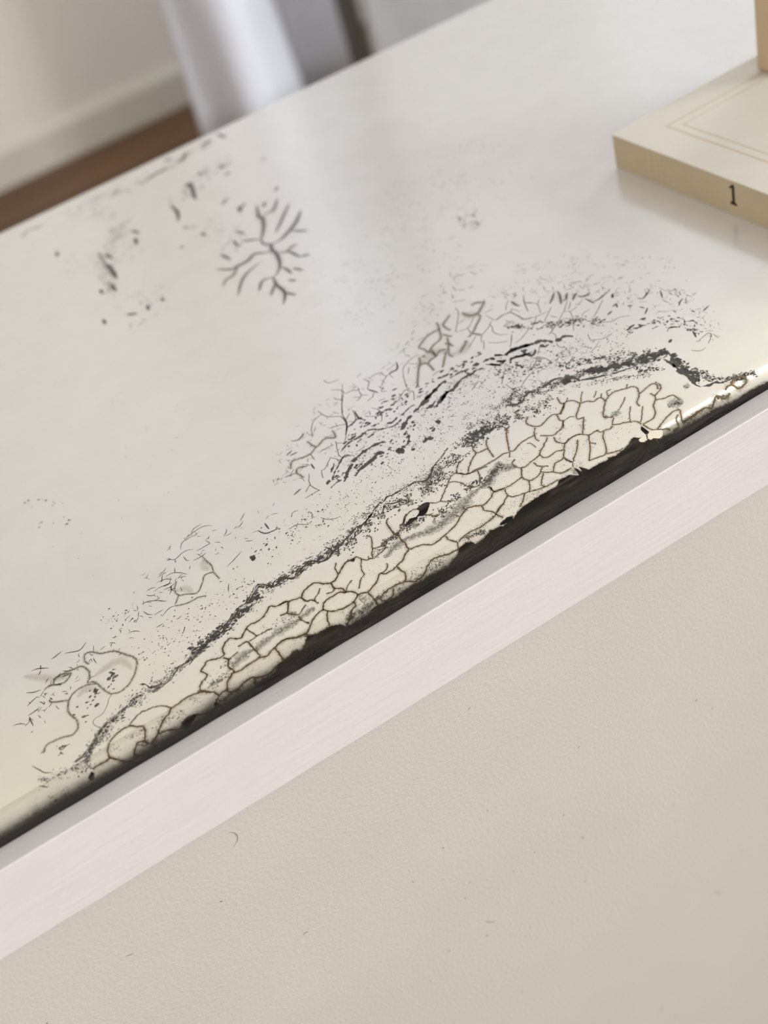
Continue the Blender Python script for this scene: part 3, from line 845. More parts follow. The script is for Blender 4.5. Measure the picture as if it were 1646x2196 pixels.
SCATTER = [
('dot', '-409 -30 -257 78 -112 127 138 191 309 231 535 292 735 286', 3.29, 1700, 0.082, 0.280, 2.0, 0.30, 0.90),
('dot', '119 193 309 231 453 288', 2.53, 420, 0.236, 0.540, 1.6, 0.30, 0.90),
('dot', '-386 -15 -257 78 -130 129', 1.88, 260, 0.141, 0.344, 1.8, 0.40, 0.90),
('dot', '458 299 618 296 735 286 806 303', 2.10, 330, 0.210, 0.491, 2.4, 0.30, 0.90),
('dot', '747 309 903 368 1072 404 1216 392 1314 409', 4.03, 1000, 0.073, 0.238, 1.4, 0.50, 0.90),
('dot', '763 259 971 338 1093 327 1243 326 1327 376 1501 459 1624 475 1751 425 1873 401', 4.13, 2600, 0.113, 0.357, 1.5, 0.50, 0.95),
('dot', '1202 367 1299 385 1341 381', 2.61, 700, 0.075, 0.187, 1.2, 1.00, 0.95),
('dot', '1471 448 1552 468 1656 419', 3.85, 420, 0.193, 0.501, 1.5, 0.60, 0.95),
('dot', '1026 211 1099 193 1186 161 1287 205 1390 214 1500 217', 2.36, 420, 0.127, 0.399, 1.4, 0.60, 0.90),
('dot', '916 180 1014 189 1095 186', 1.77, 200, 0.142, 0.319, 1.6, 0.40, 0.90),
('dot', '846 146 942 172 988 179', 1.40, 110, 0.140, 0.316, 1.6, 0.40, 0.90),
('dot', '1724 521 1834 512 1999 480 2144 419 2305 320', 3.19, 1500, 0.100, 0.339, 1.4, 0.50, 0.90),
('dot', '1865 455 1979 419 2096 356 2250 251', 1.98, 300, 0.099, 0.297, 1.2, 0.50, 0.80),
('dot', '1965 481 2077 457 2192 388 2300 344 2376 319', 2.21, 1000, 0.241, 0.642, 1.6, 0.50, 0.90),
('dot', '2014 568 2095 547 2183 471 2363 333', 2.84, 500, 0.142, 0.446, 1.4, 0.60, 0.85),
('dot', '2210 320 2269 275 2290 228', 1.78, 70, 0.198, 0.515, 1.3, 0.60, 0.80),
('dot', '2378 292 2347 140 2339 60', 1.77, 240, 0.236, 0.687, 1.3, 0.80, 0.85),
('dot', '2373 157 2372 58 2413 -2 2518 -42', 1.95, 330, 0.156, 0.507, 1.5, 0.50, 0.60),
('dot', '1519 524 1772 559 1932 518', 3.56, 700, 0.079, 0.257, 1.2, 0.80, 0.85),
('dot', '1741 547 1821 597', 2.40, 260, 0.080, 0.279, 1.2, 0.80, 0.90),
('dot', '1035 699 1295 721 1563 744 1835 724 2091 676 2326 501', 11.68, 1100, 0.121, 0.342, 1.4, 0.80, 0.85),
('dot', '670 489 981 515 1319 567 1653 554', 9.46, 550, 0.095, 0.265, 1.4, 0.80, 0.80),
('dot', '2027 1016 2096 933 2284 772 2345 687', 3.00, 300, 0.193, 0.556, 1.4, 0.60, 0.90),
('dot', '2355 570 2473 532 2548 441 2544 318', 2.90, 130, 0.166, 0.539, 1.8, 0.60, 0.85),
('dot', '1099 821 1285 911 1475 913 1667 915 1844 888', 5.31, 130, 0.367, 0.816, 1.7, 0.40, 0.95),
('dot', '965 649 1142 649 1278 652 1413 727', 3.87, 60, 0.310, 0.736, 1.5, 0.50, 0.95),
('dot', '1249 641 1305 561 1362 564 1469 666', 2.33, 16, 0.582, 1.165, 1.5, 0.80, 0.95),
('dot', '1825 784 1921 674 2072 649', 5.14, 40, 0.309, 0.700, 1.3, 0.60, 0.90),
('dot', '-107 579 48 566', 6.06, 40, 0.139, 0.381, 1.3, 0.80, 0.80),
('dot', '-54 288 158 338 282 350 456 383', 7.66, 240, 0.119, 0.341, 1.5, 0.50, 0.75),
('dot', '510 502 682 513 832 475', 9.06, 90, 0.127, 0.435, 1.4, 0.80, 0.80),
('dot', '499 502 506 471', 0.89, 5, 0.535, 1.071, 1.3, 0.50, 0.85),
('dash', '-281 -37 -184 -20 -115 -27 -4 -40', 2.02, 190, 0.124, 0.233, 3.0, 0.15, 0.90),
('dash', '32 -22 93 -9', 1.90, 50, 0.127, 0.238, 3.0, 0.15, 0.90),
('dash', '115 -1 195 11 199 64', 2.74, 170, 0.113, 0.290, 1.6, 0.40, 0.85),
('dash', '368 102 442 95 511 77', 2.67, 110, 0.100, 0.250, 1.6, 0.50, 0.80),
('dash', '249 -32 384 -26 535 -30', 1.63, 80, 0.081, 0.179, 4.0, 0.15, 0.70),
('dot', '171 89 437 84 613 45 925 70 1159 117 1465 99 1779 82 2005 85', 7.89, 1500, 0.070, 0.175, 1.4, 0.60, 0.55),
('dot', '636 -55 758 -48 914 -52 1083 -40', 2.72, 900, 0.085, 0.204, 1.3, 0.80, 0.60),
('dot', '650 -63 704 -56', 2.34, 260, 0.100, 0.217, 1.3, 0.80, 0.60),
('dot', '1158 -19 1314 -2 1506 2 1731 15', 2.85, 800, 0.071, 0.178, 1.3, 0.80, 0.55),
('dot', '1177 -20 1250 -35', 1.58, 260, 0.105, 0.228, 1.3, 0.80, 0.75),
('dot', '-159 1581 -45 1509 -25 1283 -161 1417', 2.74, 18, 0.274, 0.588, 1.1, 0.80, 0.65),
('dot', '-357 216 -258 240 -127 295', 4.85, 28, 0.323, 0.888, 1.5, 0.50, 0.75),
('dot', '-450 87 -424 116', 1.86, 22, 0.155, 0.465, 1.4, 0.50, 0.60),
('dot', '-542 15 -413 -17 -352 -39', 2.73, 130, 0.106, 0.333, 1.6, 0.50, 0.80),
('dot', '-526 -77 -460 -82', 2.68, 26, 0.104, 0.268, 2.0, 0.30, 0.70),
('sliver', '713 669 495 659 323 646 116 535 -86 467 -354 407 -500 285', 7.82, 110, 0.522, 1.391, 0.0, 1.20, 0.80),
('sliver', '776 802 1076 1000 1292 1190 1540 1111 1767 1329 2063 1564 2213 1632', 10.32, 130, 0.645, 1.505, 0.0, 1.20, 0.55),
('sliver', '2109 1259 2408 1124 2564 808 2683 544', 8.81, 170, 0.441, 1.322, 0.0, 1.20, 0.70),
('sliver', '2913 2747 2327 2284 1895 1779 1678 1924', 32.95, 330, 0.380, 1.267, 0.0, 1.00, 0.50),
('sliver', '2458 2021 2412 1858', 5.00, 18, 1.000, 2.249, 0.0, 1.00, 0.75),
('sliver', '2314 1370 2570 1165 2809 791', 6.37, 110, 0.227, 0.682, 0.0, 1.20, 0.80),
('sliver', '2636 548 2609 367 2537 252', 5.79, 50, 0.413, 1.033, 0.0, 1.20, 0.50),
('sliver', '1359 1819 1752 1962 1920 2611', 17.01, 60, 0.364, 0.972, 0.0, 1.00, 0.40),
('sliver', '977 759 1269 882 1529 924', 8.99, 40, 0.600, 1.599, 0.0, 0.40, 0.60),
('fuzzy', '1127 3795 923 3560 838 3353 737 2968', 5.87, 70, 0.801, 2.402, 0.0, 1.20, 0.45),
('fuzzy', '1040 4290 1358 4173 1651 4249 1989 4330', 5.44, 60, 0.906, 2.718, 0.0, 1.00, 0.40),
('fuzzy', '577 4466 864 4348 1106 3915', 7.52, 30, 0.868, 2.605, 0.0, 1.00, 0.30),
('fuzzy', '1419 3656 1755 3934 1881 3845', 8.76, 45, 0.876, 2.336, 0.0, 1.00, 0.45),
('fuzzy', '658 3668 805 3475 1086 3424', 13.44, 40, 0.806, 2.151, 0.0, 1.00, 0.25),
('fuzzy', '749 2883 994 2786 763 2536', 9.85, 30, 0.493, 1.478, 0.0, 1.00, 0.40),
('fuzzy', '1306 3291 1485 3213 1430 2807', 10.66, 26, 0.799, 2.132, 0.0, 1.00, 0.45),
('fuzzy', '-147 1095 435 1320 958 1723 299 1935', 30.79, 40, 0.308, 0.616, 0.0, 1.00, 0.30),
('twig', '789 829 943 964 1121 1043', 6.92, 16, 1.582, 2.769, 0.0, 1.50, 0.70),
('twig', '-340 453 -500 285', 4.06, 14, 0.974, 1.786, 0.0, 1.50, 0.80),
('twig', '93 691 252 785 401 788', 4.55, 10, 1.275, 2.186, 0.0, 1.50, 0.70),
('twig', '2250 1083 2453 831 2592 494', 6.06, 22, 1.514, 2.812, 0.0, 1.50, 0.70),
('twig', '1614 828 1789 728 1948 644 2177 626', 8.20, 55, 1.845, 4.101, 0.0, 1.50, 0.55),
('twig', '1291 596 1497 636 1646 652', 6.88, 22, 1.574, 3.147, 0.0, 1.50, 0.55),
('twig', '1321 208 1653 215 1978 198', 7.49, 30, 1.311, 2.621, 0.0, 1.50, 0.35),
]
LINT = [(-0.0017, 0.6277, 0.0035, 1.2, 3.5), (0.0672, 0.5606, 0.007, -1.2, 0.6), (0.1173, 0.5961, 0.002, 1, 4), (0.1396, 0.3802, 0.005, 0, 0.8), (0.0459, 0.5572, 0.002, -0.2, 0.3), (0.1219, 0.5734, 0.003, 1, -4), (-0.0091, 0.6977, 0.01, 0.2, 2.2), (-0.061, 0.6775, 0.003, -0.6, 0.4), (0.1388, 0.5652, 0.002, -1, 0), (0.2066, 0.4774, 0.002, 1, 2), (0.0854, 0.5332, 0.002, 1, 0), (0.0715, 0.4868, 0.002, 1, 1), (0.0848, 0.6299, 0.0015, 1, 1), (0.1989, 0.6012, 0.0018, 1, 0.2), (0.0983, 0.5846, 0.0012, 0.5, 0.2), (0.0663, 0.5931, 0.0012, 0.5, 0.2), (0.0332, 0.5447, 0.0012, 0.5, 0.2), (0.0907, 0.6925, 0.0014, 0.5, 0.2), (0.1309, 0.6327, 0.0012, 0.5, 0.2), (0.1705, 0.5518, 0.0012, 0.5, 0.2), (0.1866, 0.4596, 0.009, -1.1, 0.1)]

# ------------------------------------------------------------------ the sideboard
board = bpy.data.objects.new('sideboard', None); COL.objects.link(board); board.location = (0.2, 0.53, 0)
tag(board, 'beige and white painted sideboard whose glossy cream top is crackled along its front edge', 'sideboard')
Y0, RAD, BACK, SX0, SX1 = 0.309, 0.012, 0.7535, -0.60, 1.05
pb = Vector(board.location)
def fix(o):                                   # meshes are modelled in room coordinates
    o.location = -pb
    return o

def surf(u, v, h=0.0):
    """a point of the top: u millimetres along the edge, v millimetres back from where the rounded nose begins"""
    u *= .001; v *= .001; h *= .001
    if v >= 0: return (u, Y0 + v, TZ + h)
    t = -v / RAD
    return (u, Y0 - (RAD + h) * math.sin(t), TZ - RAD + (RAD + h) * math.cos(t))

class Surface:
    def __init__(s): s.V = []; s.F = []; s.C = []; s.M = []; s.S = []
    def v(s, p, c=(1, 1, 1, 0)):
        s.V.append(p); s.C.append(c); return len(s.V) - 1
    def f(s, idx, m=1, smooth=True): s.F.append(tuple(idx)); s.M.append(m); s.S.append(smooth)
S = Surface()

# the slab itself
prof = []
NA = 44
for i in range(NA + 1):
    t = math.pi * i / NA
    prof.append((Y0 - RAD * math.sin(t), TZ - RAD + RAD * math.cos(t)))
prof.append((BACK - .003, TZ - 2 * RAD))
for i in range(9):
    t = -math.pi / 2 + math.pi / 2 * i / 8
    prof.append((BACK - .003 + .003 * math.cos(t), TZ - 2 * RAD + .003 + .003 * math.sin(t)))
for i in range(9):
    t = math.pi / 2 * i / 8
    prof.append((BACK - .003 + .003 * math.cos(t), TZ - .003 + .003 * math.sin(t)))
prof.append((Y0 + .0006, TZ))
n = len(prof)
for x in (SX0, SX1):
    for y, z in prof: S.v((x, y, z))
for j in range(n):
    a = j; b = (j + 1) % n
    S.f((a, a + n, b + n, b), 0, j < NA or (NA + 1 < j < n - 2 and j != NA + 10))
S.f(range(n), 0, False); S.f(reversed(range(n, 2 * n)), 0, False)

rnd = random.Random(11)
def smooth_path(P, step=0.5, jit=0.0):
    """Catmull-Rom through the points, resampled"""
    out = []
    for i in range(len(P) - 1):
        p0 = P[max(i - 1, 0)]; p1 = P[i]; p2 = P[i + 1]; p3 = P[min(i + 2, len(P) - 1)]
        d = math.hypot(p2[0] - p1[0], p2[1] - p1[1]); k = max(1, int(d / step))
        for j in range(k):
            t = j / k
            out.append(tuple(.5 * ((2 * p1[a]) + (-p0[a] + p2[a]) * t + (2 * p0[a] - 5 * p1[a] + 4 * p2[a] - p3[a]) * t * t + (-p0[a] + 3 * p1[a] - 3 * p2[a] + p3[a]) * t ** 3) for a in (0, 1)))
    out.append(P[-1])
    if jit:
        s = rnd.uniform(0, 100)
        out = [(x + jit * noise.noise(Vector((x * .9, y * .9, s))), y + jit * noise.noise(Vector((x * .9, y * .9, s + 40)))) for x, y in out]
    return out

def ribbon(P, width, prof_c, h=.05, wfun=None, m=1):
    """strip along P; prof_c = [(offset -1..1, rgb, alpha)] across it"""
    k = len(P)
    if k < 2: return
    rows = []
    for i, (x, y) in enumerate(P):
        a = P[max(0, i - 1)]; b = P[min(k - 1, i + 1)]
        dx, dy = b[0] - a[0], b[1] - a[1]; l = math.hypot(dx, dy) or 1
        nx, ny = -dy / l, dx / l
        w_ = width / 2 * (wfun(i / (k - 1), x, y) if wfun else 1)
        rows.append([S.v(surf(x + nx * w_ * o, y + ny * w_ * o, h), (*c, al)) for o, c, al in prof_c])
    for i in range(k - 1):
        for j in range(len(prof_c) - 1):
            S.f((rows[i][j], rows[i + 1][j], rows[i + 1][j + 1], rows[i][j + 1]), m)

def blob(u, v, r, el, ang, c, al, h=.04):
    nn = 6 if r < .15 else (8 if r < .35 else 14)
    idx = []
    s = rnd.uniform(0, 50)
    for i in range(nn):
        t = 2 * math.pi * i / nn
        rr = r * (1 + .45 * noise.noise(Vector((math.cos(t) * 1.3, math.sin(t) * 1.3, s))))
        x = rr * math.sqrt(el) * math.cos(t); y = rr / math.sqrt(el) * math.sin(t)
        idx.append(S.v(surf(u + x * math.cos(ang) - y * math.sin(ang), v + x * math.sin(ang) + y * math.cos(ang), h), (*c, al)))
    S.f(idx)

def soft(c, a, shoulders=.35):
    return [(-1, c, 0), (-shoulders, c, a), (shoulders, c, a), (1, c, 0)]
def taper(t, x, y): return max(.06, math.sin(math.pi * min(1, max(0, .5 + (t - .5) * .97))) ** .7)
def mixc(a, b, t): return tuple(a[i] * (1 - t) + b[i] * t for i in range(3))
GREY = lin((88, 86, 82)); DK = lin((62, 58, 52)); BR = lin((70, 50, 32)); TAN = lin((128, 110, 78)); OLV = lin((118, 112, 88)); INK = lin((24, 18, 16))

def polyfill(P, c, al, h, m=1):
    P3 = [Vector((x, y, 0)) for x, y in P]
    tris = geometry.tessellate_polygon([P3])
    # split so that the fill can follow the nose
    def sub(a, b, c_, d):
        L = max((b - a).length, (c_ - b).length, (a - c_).length)
        if d == 0 or L < 1.2:
            S.f([S.v(surf(q.x, q.y, h), (*c, al)) for q in (a, b, c_)], m); return
        ab, bc, ca = (a + b) / 2, (b + c_) / 2, (c_ + a) / 2
        sub(a, ab, ca, d - 1); sub(ab, b, bc, d - 1); sub(ca, bc, c_, d - 1); sub(ab, bc, ca, d - 1)
    for t in tris: sub(P3[t[0]], P3[t[1]], P3[t[2]], 4)

def parse(s):
    n_ = [int(x) for x in s.split()]
    return [(n_[i] / 10, n_[i + 1] / 10) for i in range(0, len(n_) - 1, 2)]

for kind, block in TRACES.items():
    for ln in block.strip().split('\n'):
        wd, rest = ln.split(' ', 1); wd = int(wd) / 100; P = parse(rest)
        um = P[len(P) // 2][0]
        far = min(1, max(0, (um - 60) / 160))         # the cracks pale from russet to olive along the edge
        if kind == 'b':
            Q = smooth_path(P, .5, .28)
            core = mixc(BR, TAN, .15 + .65 * far)
            ribbon(Q, wd * 3.6, soft(mixc(TAN, lin((176, 150, 100)), .3), .26, .15), .03)  # brown halo; also paints in the shading of the lifted cell edges
            ribbon(Q, wd * 1.25, soft(core, .95, .45), .05, lambda t, x, y: .8 + .45 * noise.noise(Vector((x * .8, y * .8, 3))))
        elif kind == 'g':
            ribbon(smooth_path(P, .5, .2), wd, soft(mixc(GREY, OLV, .5), .78, .5), .045, lambda t, x, y: .75 + .25 * taper(t, x, y))
        elif kind == 't':
            ribbon(smooth_path(P, .4, .15), wd, soft(mixc(GREY, DK, .4 if wd < 1.2 else 0), .85, .5), .046, taper)
            if wd > 1.2: ribbon(smooth_path(P, .8), wd * 3.2, soft(GREY, .2, .1), .03, taper, 3)
        elif kind == 'f':
            ribbon(smooth_path(P, .8, .5), wd * 1.3, soft(GREY, .85, .5), .046, taper)
        elif kind == 'o':
            Q = smooth_path(P, .5, .2)
            ribbon(Q, wd * 3.0, soft(OLV, .22, .2), .03)
            ribbon(Q, wd, [(-1, OLV, 0), (-.7, OLV, .9), (-.4, OLV, .8), (-.1, OLV, .25), (.2, OLV, .25), (.5, OLV, .9), (.75, OLV, .8), (1, OLV, 0)], .047, lambda t, x, y: .55 + .45 * taper(t, x, y))
        elif kind == 'd':
            s = rnd.uniform(0, 99)
            ribbon(smooth_path(P, .3, .3), wd, [(-1, DK, .6), (-.85, mixc(GREY, DK, .4), 1), (.85, mixc(GREY, DK, .4), 1), (1, DK, .6)], .052,
                   lambda t, x, y: max(.14 if wd < 1.3 else .5, (1.0 + 1.3 * noise.noise(Vector((x * .42, y * .42, s))) + .7 * noise.noise(Vector((x * 1.7, y * 1.7, s))))) * (taper(t, x, y) ** .35))
        elif kind == 'm':
            Q = smooth_path(P, .4, 0)
            for j in range(7):
                s = rnd.uniform(0, 99); off = (j - 3) / 3 * wd * .5
                R_ = [(x + (off + wd * .55 * noise.noise(Vector((x * .25, y * .25, s)))) * -.45, y + off + wd * .55 * noise.noise(Vector((x * .25, y * .25, s)))) for x, y in Q]
                ribbon(R_, wd * .22, soft(mixc(GREY, DK, .6), .85, .6), .05 + j * .001,
                       lambda t, x, y: max(.03, .8 + 1.6 * noise.noise(Vector((x * .6, y * .6, s)))))
        elif kind == 's':
            s = rnd.uniform(0, 99)
            c = lin((120, 118, 108))
            ribbon(smooth_path(P, .8, .6), wd, [(-1, c, 0), (-.5, c, .3), (0, c, .58), (.5, c, .35), (1, c, 0)], .025,
                   lambda t, x, y: (.8 + .6 * noise.noise(Vector((x * .3, y * .3, s)))) * taper(t, x, y) ** .5, 1)
        elif kind == 'y':
            c = lin((160, 152, 122))
            ribbon(smooth_path(P, 1, .4), wd, [(-1, c, 0), (-.5, c, .16), (0, c, .24), (.5, c, .16), (1, c, 0)], .02, taper, 3)
        elif kind == 'p':
            polyfill(smooth_path(P + [P[0]], .5, .3)[:-1], INK, 1, .056, 2)
            ribbon(smooth_path(P + [P[0]], .5, .3), .7, soft(TAN, .35, .3), .032)
        elif kind == 'c':
            polyfill(smooth_path(P + [P[0]], .6, .2)[:-1], lin((224, 214, 192)), 1, .085)
        elif kind == 'k':
            ribbon(smooth_path(P, .5, .2), wd, soft(BR, .7, .4), .09)

# bare strip: everything below the broken line is gone, down round the nose
E = parse(LOSS_EDGE)
def loss_line(u):
    for i in range(len(E) - 1):
        if E[i][0] <= u <= E[i + 1][0] and E[i + 1][0] > E[i][0]:
            t = (u - E[i][0]) / (E[i + 1][0] - E[i][0])
            return E[i][1] * (1 - t) + E[i + 1][1] * t
    return -12 if u < E[0][0] else E[-1][1]
VB = -24.0
u = E[0][0]; prev = None; prevh = None
while u < SX1 * 1000 - 1:
    top = loss_line(u) + .35 * noise.noise(Vector((u * .8, 2, 0))) + .25 * noise.noise(Vector((u * 3.1, 5, 0)))
    if u > E[-1][0]: top = E[-1][1] + .8 * noise.noise(Vector((u * .1, 7, 0)))
    step = .22 if u < E[-1][0] + 5 else 2.0
    R_ = 14
    row = [S.v(surf(u, top + (VB - top) * (i / R_), .06), (*INK, 1)) for i in range(R_ + 1)]
    hh = .9 + .7 * noise.noise(Vector((u * .3, 9, 0)))
    halo = [S.v(surf(u, top + hh, .034), (*TAN, 0)), S.v(surf(u, top + .25, .034), (*TAN, .4)), S.v(surf(u, top - .2, .034), (*BR, .8))]
    if prev:
        for i in range(R_): S.f((prev[i], prev[i + 1], row[i + 1], row[i]), 2)
        for i in range(2): S.f((prevh[i], prevh[i + 1], halo[i + 1], halo[i]))
    prev, prevh = row, halo; u += step

# edge stain plus painted-in shade above the rail, thinning up the nose
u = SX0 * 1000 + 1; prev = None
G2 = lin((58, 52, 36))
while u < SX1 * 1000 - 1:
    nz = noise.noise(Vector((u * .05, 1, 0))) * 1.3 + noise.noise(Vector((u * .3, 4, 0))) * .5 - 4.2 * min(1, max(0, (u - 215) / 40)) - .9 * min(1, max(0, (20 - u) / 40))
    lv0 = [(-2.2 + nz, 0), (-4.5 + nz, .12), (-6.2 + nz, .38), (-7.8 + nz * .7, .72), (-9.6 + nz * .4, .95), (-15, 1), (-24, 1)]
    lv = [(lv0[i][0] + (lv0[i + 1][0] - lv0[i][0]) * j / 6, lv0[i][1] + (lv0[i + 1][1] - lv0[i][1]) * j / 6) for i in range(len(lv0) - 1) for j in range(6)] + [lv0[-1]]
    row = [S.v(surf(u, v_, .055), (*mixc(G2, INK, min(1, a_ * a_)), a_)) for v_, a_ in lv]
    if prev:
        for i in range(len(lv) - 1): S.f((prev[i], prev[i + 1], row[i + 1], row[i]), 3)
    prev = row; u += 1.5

# scattered specks, slivers and small branching cracks
for kind, ptxt, hw, cnt, r0, r1, el, aj, al in SCATTER:
    P = parse(ptxt); seg = []; tot = 0
    for i in range(len(P) - 1):
        l = math.hypot(P[i + 1][0] - P[i][0], P[i + 1][1] - P[i][1]); seg.append(l); tot += l
    s0 = rnd.uniform(0, 99)
    made = 0; tries = 0
    while made < cnt and tries < cnt * 12:
        tries += 1
        d = rnd.uniform(0, tot); i = 0
        while i < len(seg) - 1 and d > seg[i]: d -= seg[i]; i += 1
        t = d / seg[i]; a, b = P[i], P[i + 1]
        ang = math.atan2(b[1] - a[1], b[0] - a[0])
        o = max(-1.6, min(1.6, rnd.gauss(0, .55))) * hw
        u = a[0] + (b[0] - a[0]) * t - math.sin(ang) * o + rnd.gauss(0, .2); v = a[1] + (b[1] - a[1]) * t + math.cos(ang) * o
        if v > 430: continue
        # clumping
        if kind in ('dot', 'dash', 'fuzzy') and noise.noise(Vector((u * .35, v * .35, s0))) + .34 < rnd.random() * .45: continue
        made += 1
        r = (r0 + (r1 - r0) * rnd.random() ** 1.9) * (1.12 if kind == 'dot' else 1)
        an = ang + rnd.gauss(0, aj)
        c = mixc(DK, GREY, rnd.random() * .9)
        if kind in ('dot', 'dash'):
            blob(u, v, r, el * rnd.uniform(.7, 1.4), an, c, al * rnd.uniform(.75, 1), .04 + rnd.random() * .008)
        elif kind in ('sliver', 'fuzzy'):
            L_ = r * rnd.uniform(1.2, 2.2); bend = rnd.uniform(-.35, .35) * L_
            Q = [(u + math.cos(an) * L_ * q + -math.sin(an) * bend * (1 - q * q), v + math.sin(an) * L_ * q + math.cos(an) * bend * (1 - q * q)) for q in (-1, -.5, 0, .5, 1)]
            ribbon(Q, (.16 + r * .28) * (2.2 if kind == 'fuzzy' else 1), soft(c, al, .5 if kind == 'sliver' else .2), .044, taper)
        elif kind == 'twig':
            for q in range(rnd.choice((2, 3, 3))):
                an2 = an + q * 2.1 + rnd.uniform(-.4, .4); L_ = r * rnd.uniform(.6, 1.4)
                Q = [(u, v)]
                for z_ in range(4):
                    an2 += rnd.uniform(-.35, .35)
                    Q.append((Q[-1][0] + math.cos(an2) * L_ / 4, Q[-1][1] + math.sin(an2) * L_ / 4))
                ribbon(smooth_path(Q, .4), .38, soft(mixc(GREY, OLV, .5), al, .4), .044, lambda t, x, y: 1.1 - .9 * t)

me = bpy.data.meshes.new('tabletop'); me.from_pydata(S.V, [], S.F); me.update()
for x in (lacq_m, pig_m, bare_m, stain_shade_m): me.materials.append(x)
me.polygons.foreach_set('material_index', S.M)
me.polygons.foreach_set('use_smooth', S.S)
at_ = me.color_attributes.new('pigment', 'FLOAT_COLOR', 'POINT')
at_.data.foreach_set('color', [q for c in S.C for q in c])
top = bpy.data.objects.new('tabletop', me); COL.objects.link(top); top.parent = board; fix(top)
top['label'] = 'glossy cream lacquered top with tarnish rings, brown crackle and a chipped black front edge'

rz = TZ - .0055                               # the rail's upper face slopes back down to the nose
rail = extrude_profile('front_rail', [(.2986, rz), (.2962, rz - .003), (.2962, TZ - .030), (.2853, TZ - .030), (.2853, TZ - .0349), (.2850, TZ - .0352),
                                (.2832, TZ - .0352), (.2829, TZ - .0349), (.2829, TZ + .0014), (.2831, TZ + .0018), (.2836, TZ + .0017)], SX0 + .02, SX1 - .02, rail_m, board, 900, .00016)
fix(rail); rail['label'] = 'plain white painted rail below the chipped edge'

# front panel with a little lint and a few hairs stuck in its paint
pz = TZ - .0305
PFY = .2854
bm = bmesh.new(); bm_box(bm, SX0 + .02, SX1 - .02, .2855, .309, .06, pz)
for f_ in bm.faces: f_.material_index = 0
def fiber(x, z, L_, ang, bend, wd=.00018):
    pts = []
    for q in range(9):
        t = q / 8
        a = ang + bend * t
        if not pts: p_ = (x, z)
        else: p_ = (pts[-1][0] + math.cos(a) * L_ / 8, pts[-1][1] + math.sin(a) * L_ / 8)
        pts.append(p_)
    prev = None
    for q, (px, pz_) in enumerate(pts):
        a = ang + bend * q / 8; k = wd * math.sin(math.pi * (q + .6) / 9.2) * .5
        ring = [bm.verts.new((px - math.sin(a) * k, PFY, pz_ + math.cos(a) * k)), bm.verts.new((px, PFY - k, pz_)), bm.verts.new((px + math.sin(a) * k, PFY, pz_ - math.cos(a) * k))]
        if prev:
            for j in range(2):
                f__ = bm.faces.new((prev[j], prev[j + 1], ring[j + 1], ring[j])); f__.material_index = 1
        prev = ring
for x, z, L_, a, b in LINT: fiber(x, z, L_, a, b)
r3 = random.Random(5)
for _ in range(46):
    x = r3.uniform(-.1, .3); z = TZ - r3.uniform(.06, .5); L_ = r3.uniform(.0004, .0016)
    fiber(x, z, L_, r3.uniform(0, 6.28), r3.uniform(-1.5, 1.5), r3.uniform(.0002, .0005))
me = bpy.data.meshes.new('front_panel'); bm.to_mesh(me); bm.free()
pan = link('front_panel', me, board, [panel_m, lint_m]); fix(pan); pan['label'] = 'beige orange-peel painted front panel'
fix(box('side_panel', SX0 + .02, SX0 + .038, .3095, .738, .06, TZ - .0245, panel_m, board, .001))
fix(box('side_panel', SX1 - .038, SX1 - .02, .3095, .738, .06, TZ - .0245, panel_m, board, .001))
fix(box('back_panel', SX0 + .039, SX1 - .039, .722, .737, .06, TZ - .0245, panel_m, board, .001))
fix(box('plinth', SX0 + .04, SX1 - .04, .325, .72, 0, .0595, rail_m, board, .001))

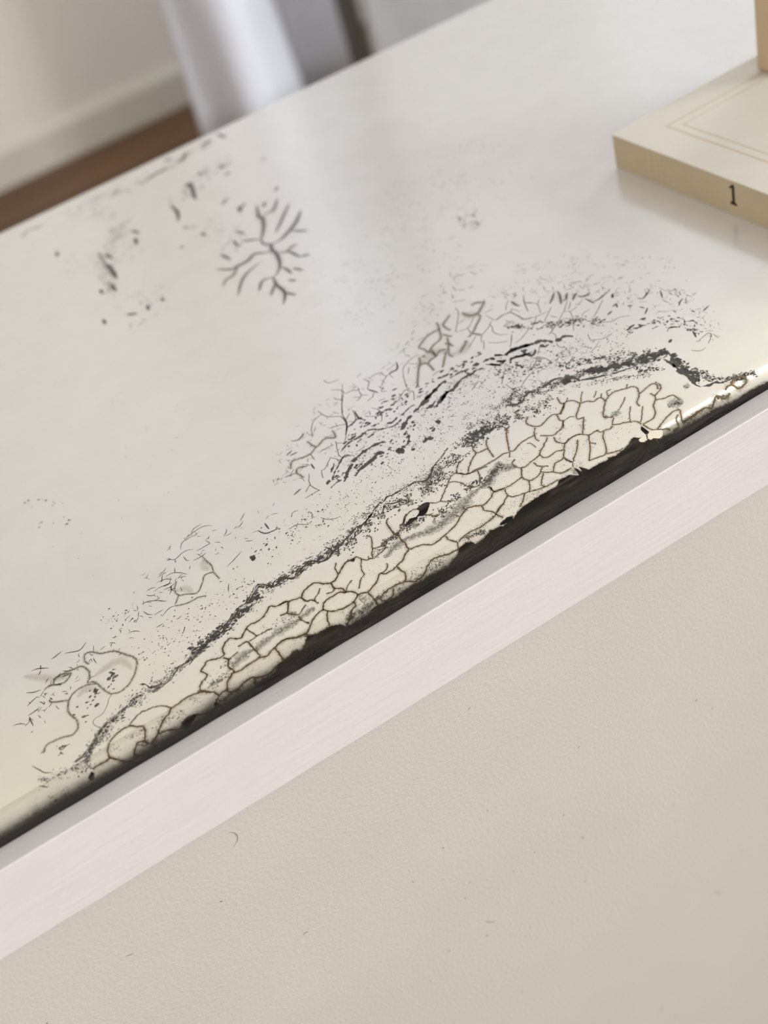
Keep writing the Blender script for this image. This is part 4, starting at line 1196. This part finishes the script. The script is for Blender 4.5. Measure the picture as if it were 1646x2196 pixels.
# ------------------------------------------------------------------ the book
BZ = TZ + .0002; TH = .018
bk = bpy.data.objects.new('book', None); COL.objects.link(bk); bk.location = (.3205, .4838, BZ)
bk.rotation_euler = (0, 0, math.radians(2.2))
tag(bk, 'cream paperback book with a thin ruled border lying flat on the glossy top', 'book')
BW, BH = .125, .178                           # local: spine along -y at x = 0, cover towards +x
bm = bmesh.new()                              # wrap-around paper cover: back board, spine, front board
bm_box(bm, 0, BW, -BH, 0, TH - .0006, TH, .0002); bm_box(bm, 0, BW, -BH, 0, 0, .0006, .0002); 
cover = done(bm, 'cover', bk, [book_m])
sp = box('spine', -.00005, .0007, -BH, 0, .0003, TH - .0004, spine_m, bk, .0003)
pages = box('pages', .0007, BW - .0012, -BH + .0006, -.0006, .0007, TH - .0007, page_m, bk)
bm = bmesh.new()
def rule_frame(x0, x1, y0, y1, wd):
    for a in ((x0, x1, y1 - wd, y1), (x0, x1, y0, y0 + wd), (x0, x0 + wd, y0 + wd, y1 - wd), (x1 - wd, x1, y0 + wd, y1 - wd)):
        bm_box(bm, a[0], a[1], a[2], a[3], TH - .0001, TH + .00006)
rule_frame(.0195, BW - .0195, -BH + .0175, -.0175, .0009)
rule_frame(.0250, BW - .0250, -BH + .0235, -.0235, .0006)
bo = done(bm, 'border_rule', cover, [rule_m]); bo['label'] = 'double ruled brown border'
bm = bmesh.new()
for q in (-.0262, -.0315, -.0345): bm_box(bm, -.00008, .0003, q - .0006, q, .0006, TH - .0006)
done(bm, 'spine_rule', sp, [rule_m])
# numeral 1 printed on the spine
bm = bmesh.new()
Y1_ = -.0846
def quad(pts):
    a = [bm.verts.new((-.00012, Y1_ - p[0], p[1])) for p in pts]; b = [bm.verts.new((.0002, Y1_ - p[0], p[1])) for p in pts]
    bm.faces.new(a); k = len(pts)
    for i in range(k): bm.faces.new((a[i], a[(i + 1) % k], b[(i + 1) % k], b[i]))
quad([(-.0009, .0062), (.0009, .0062), (.0011, .0155), (.0003, .0162), (-.0006, .0158)])
quad([(-.0022, .0056), (.0022, .0056), (.0022, .0066), (.0010, .0072), (-.0010, .0072), (-.0022, .0066)])
quad([(-.0023, .0134), (-.0004, .0142), (-.0004, .0160), (-.0010, .0152), (-.0023, .0144)])
sn = done(bm, 'spine_number', sp, [ink_m]); sn['label'] = 'small black numeral 1 on the spine'

# ------------------------------------------------------------------ upright tan thing standing on the book
bx_ = box('wooden_block', .405, .475, .462, .474, BZ + TH + .0003, BZ + TH + .075, tan_m, None, .001)
tag(bx_, 'narrow tan upright block standing on the cream book at the right edge of the view', 'block')
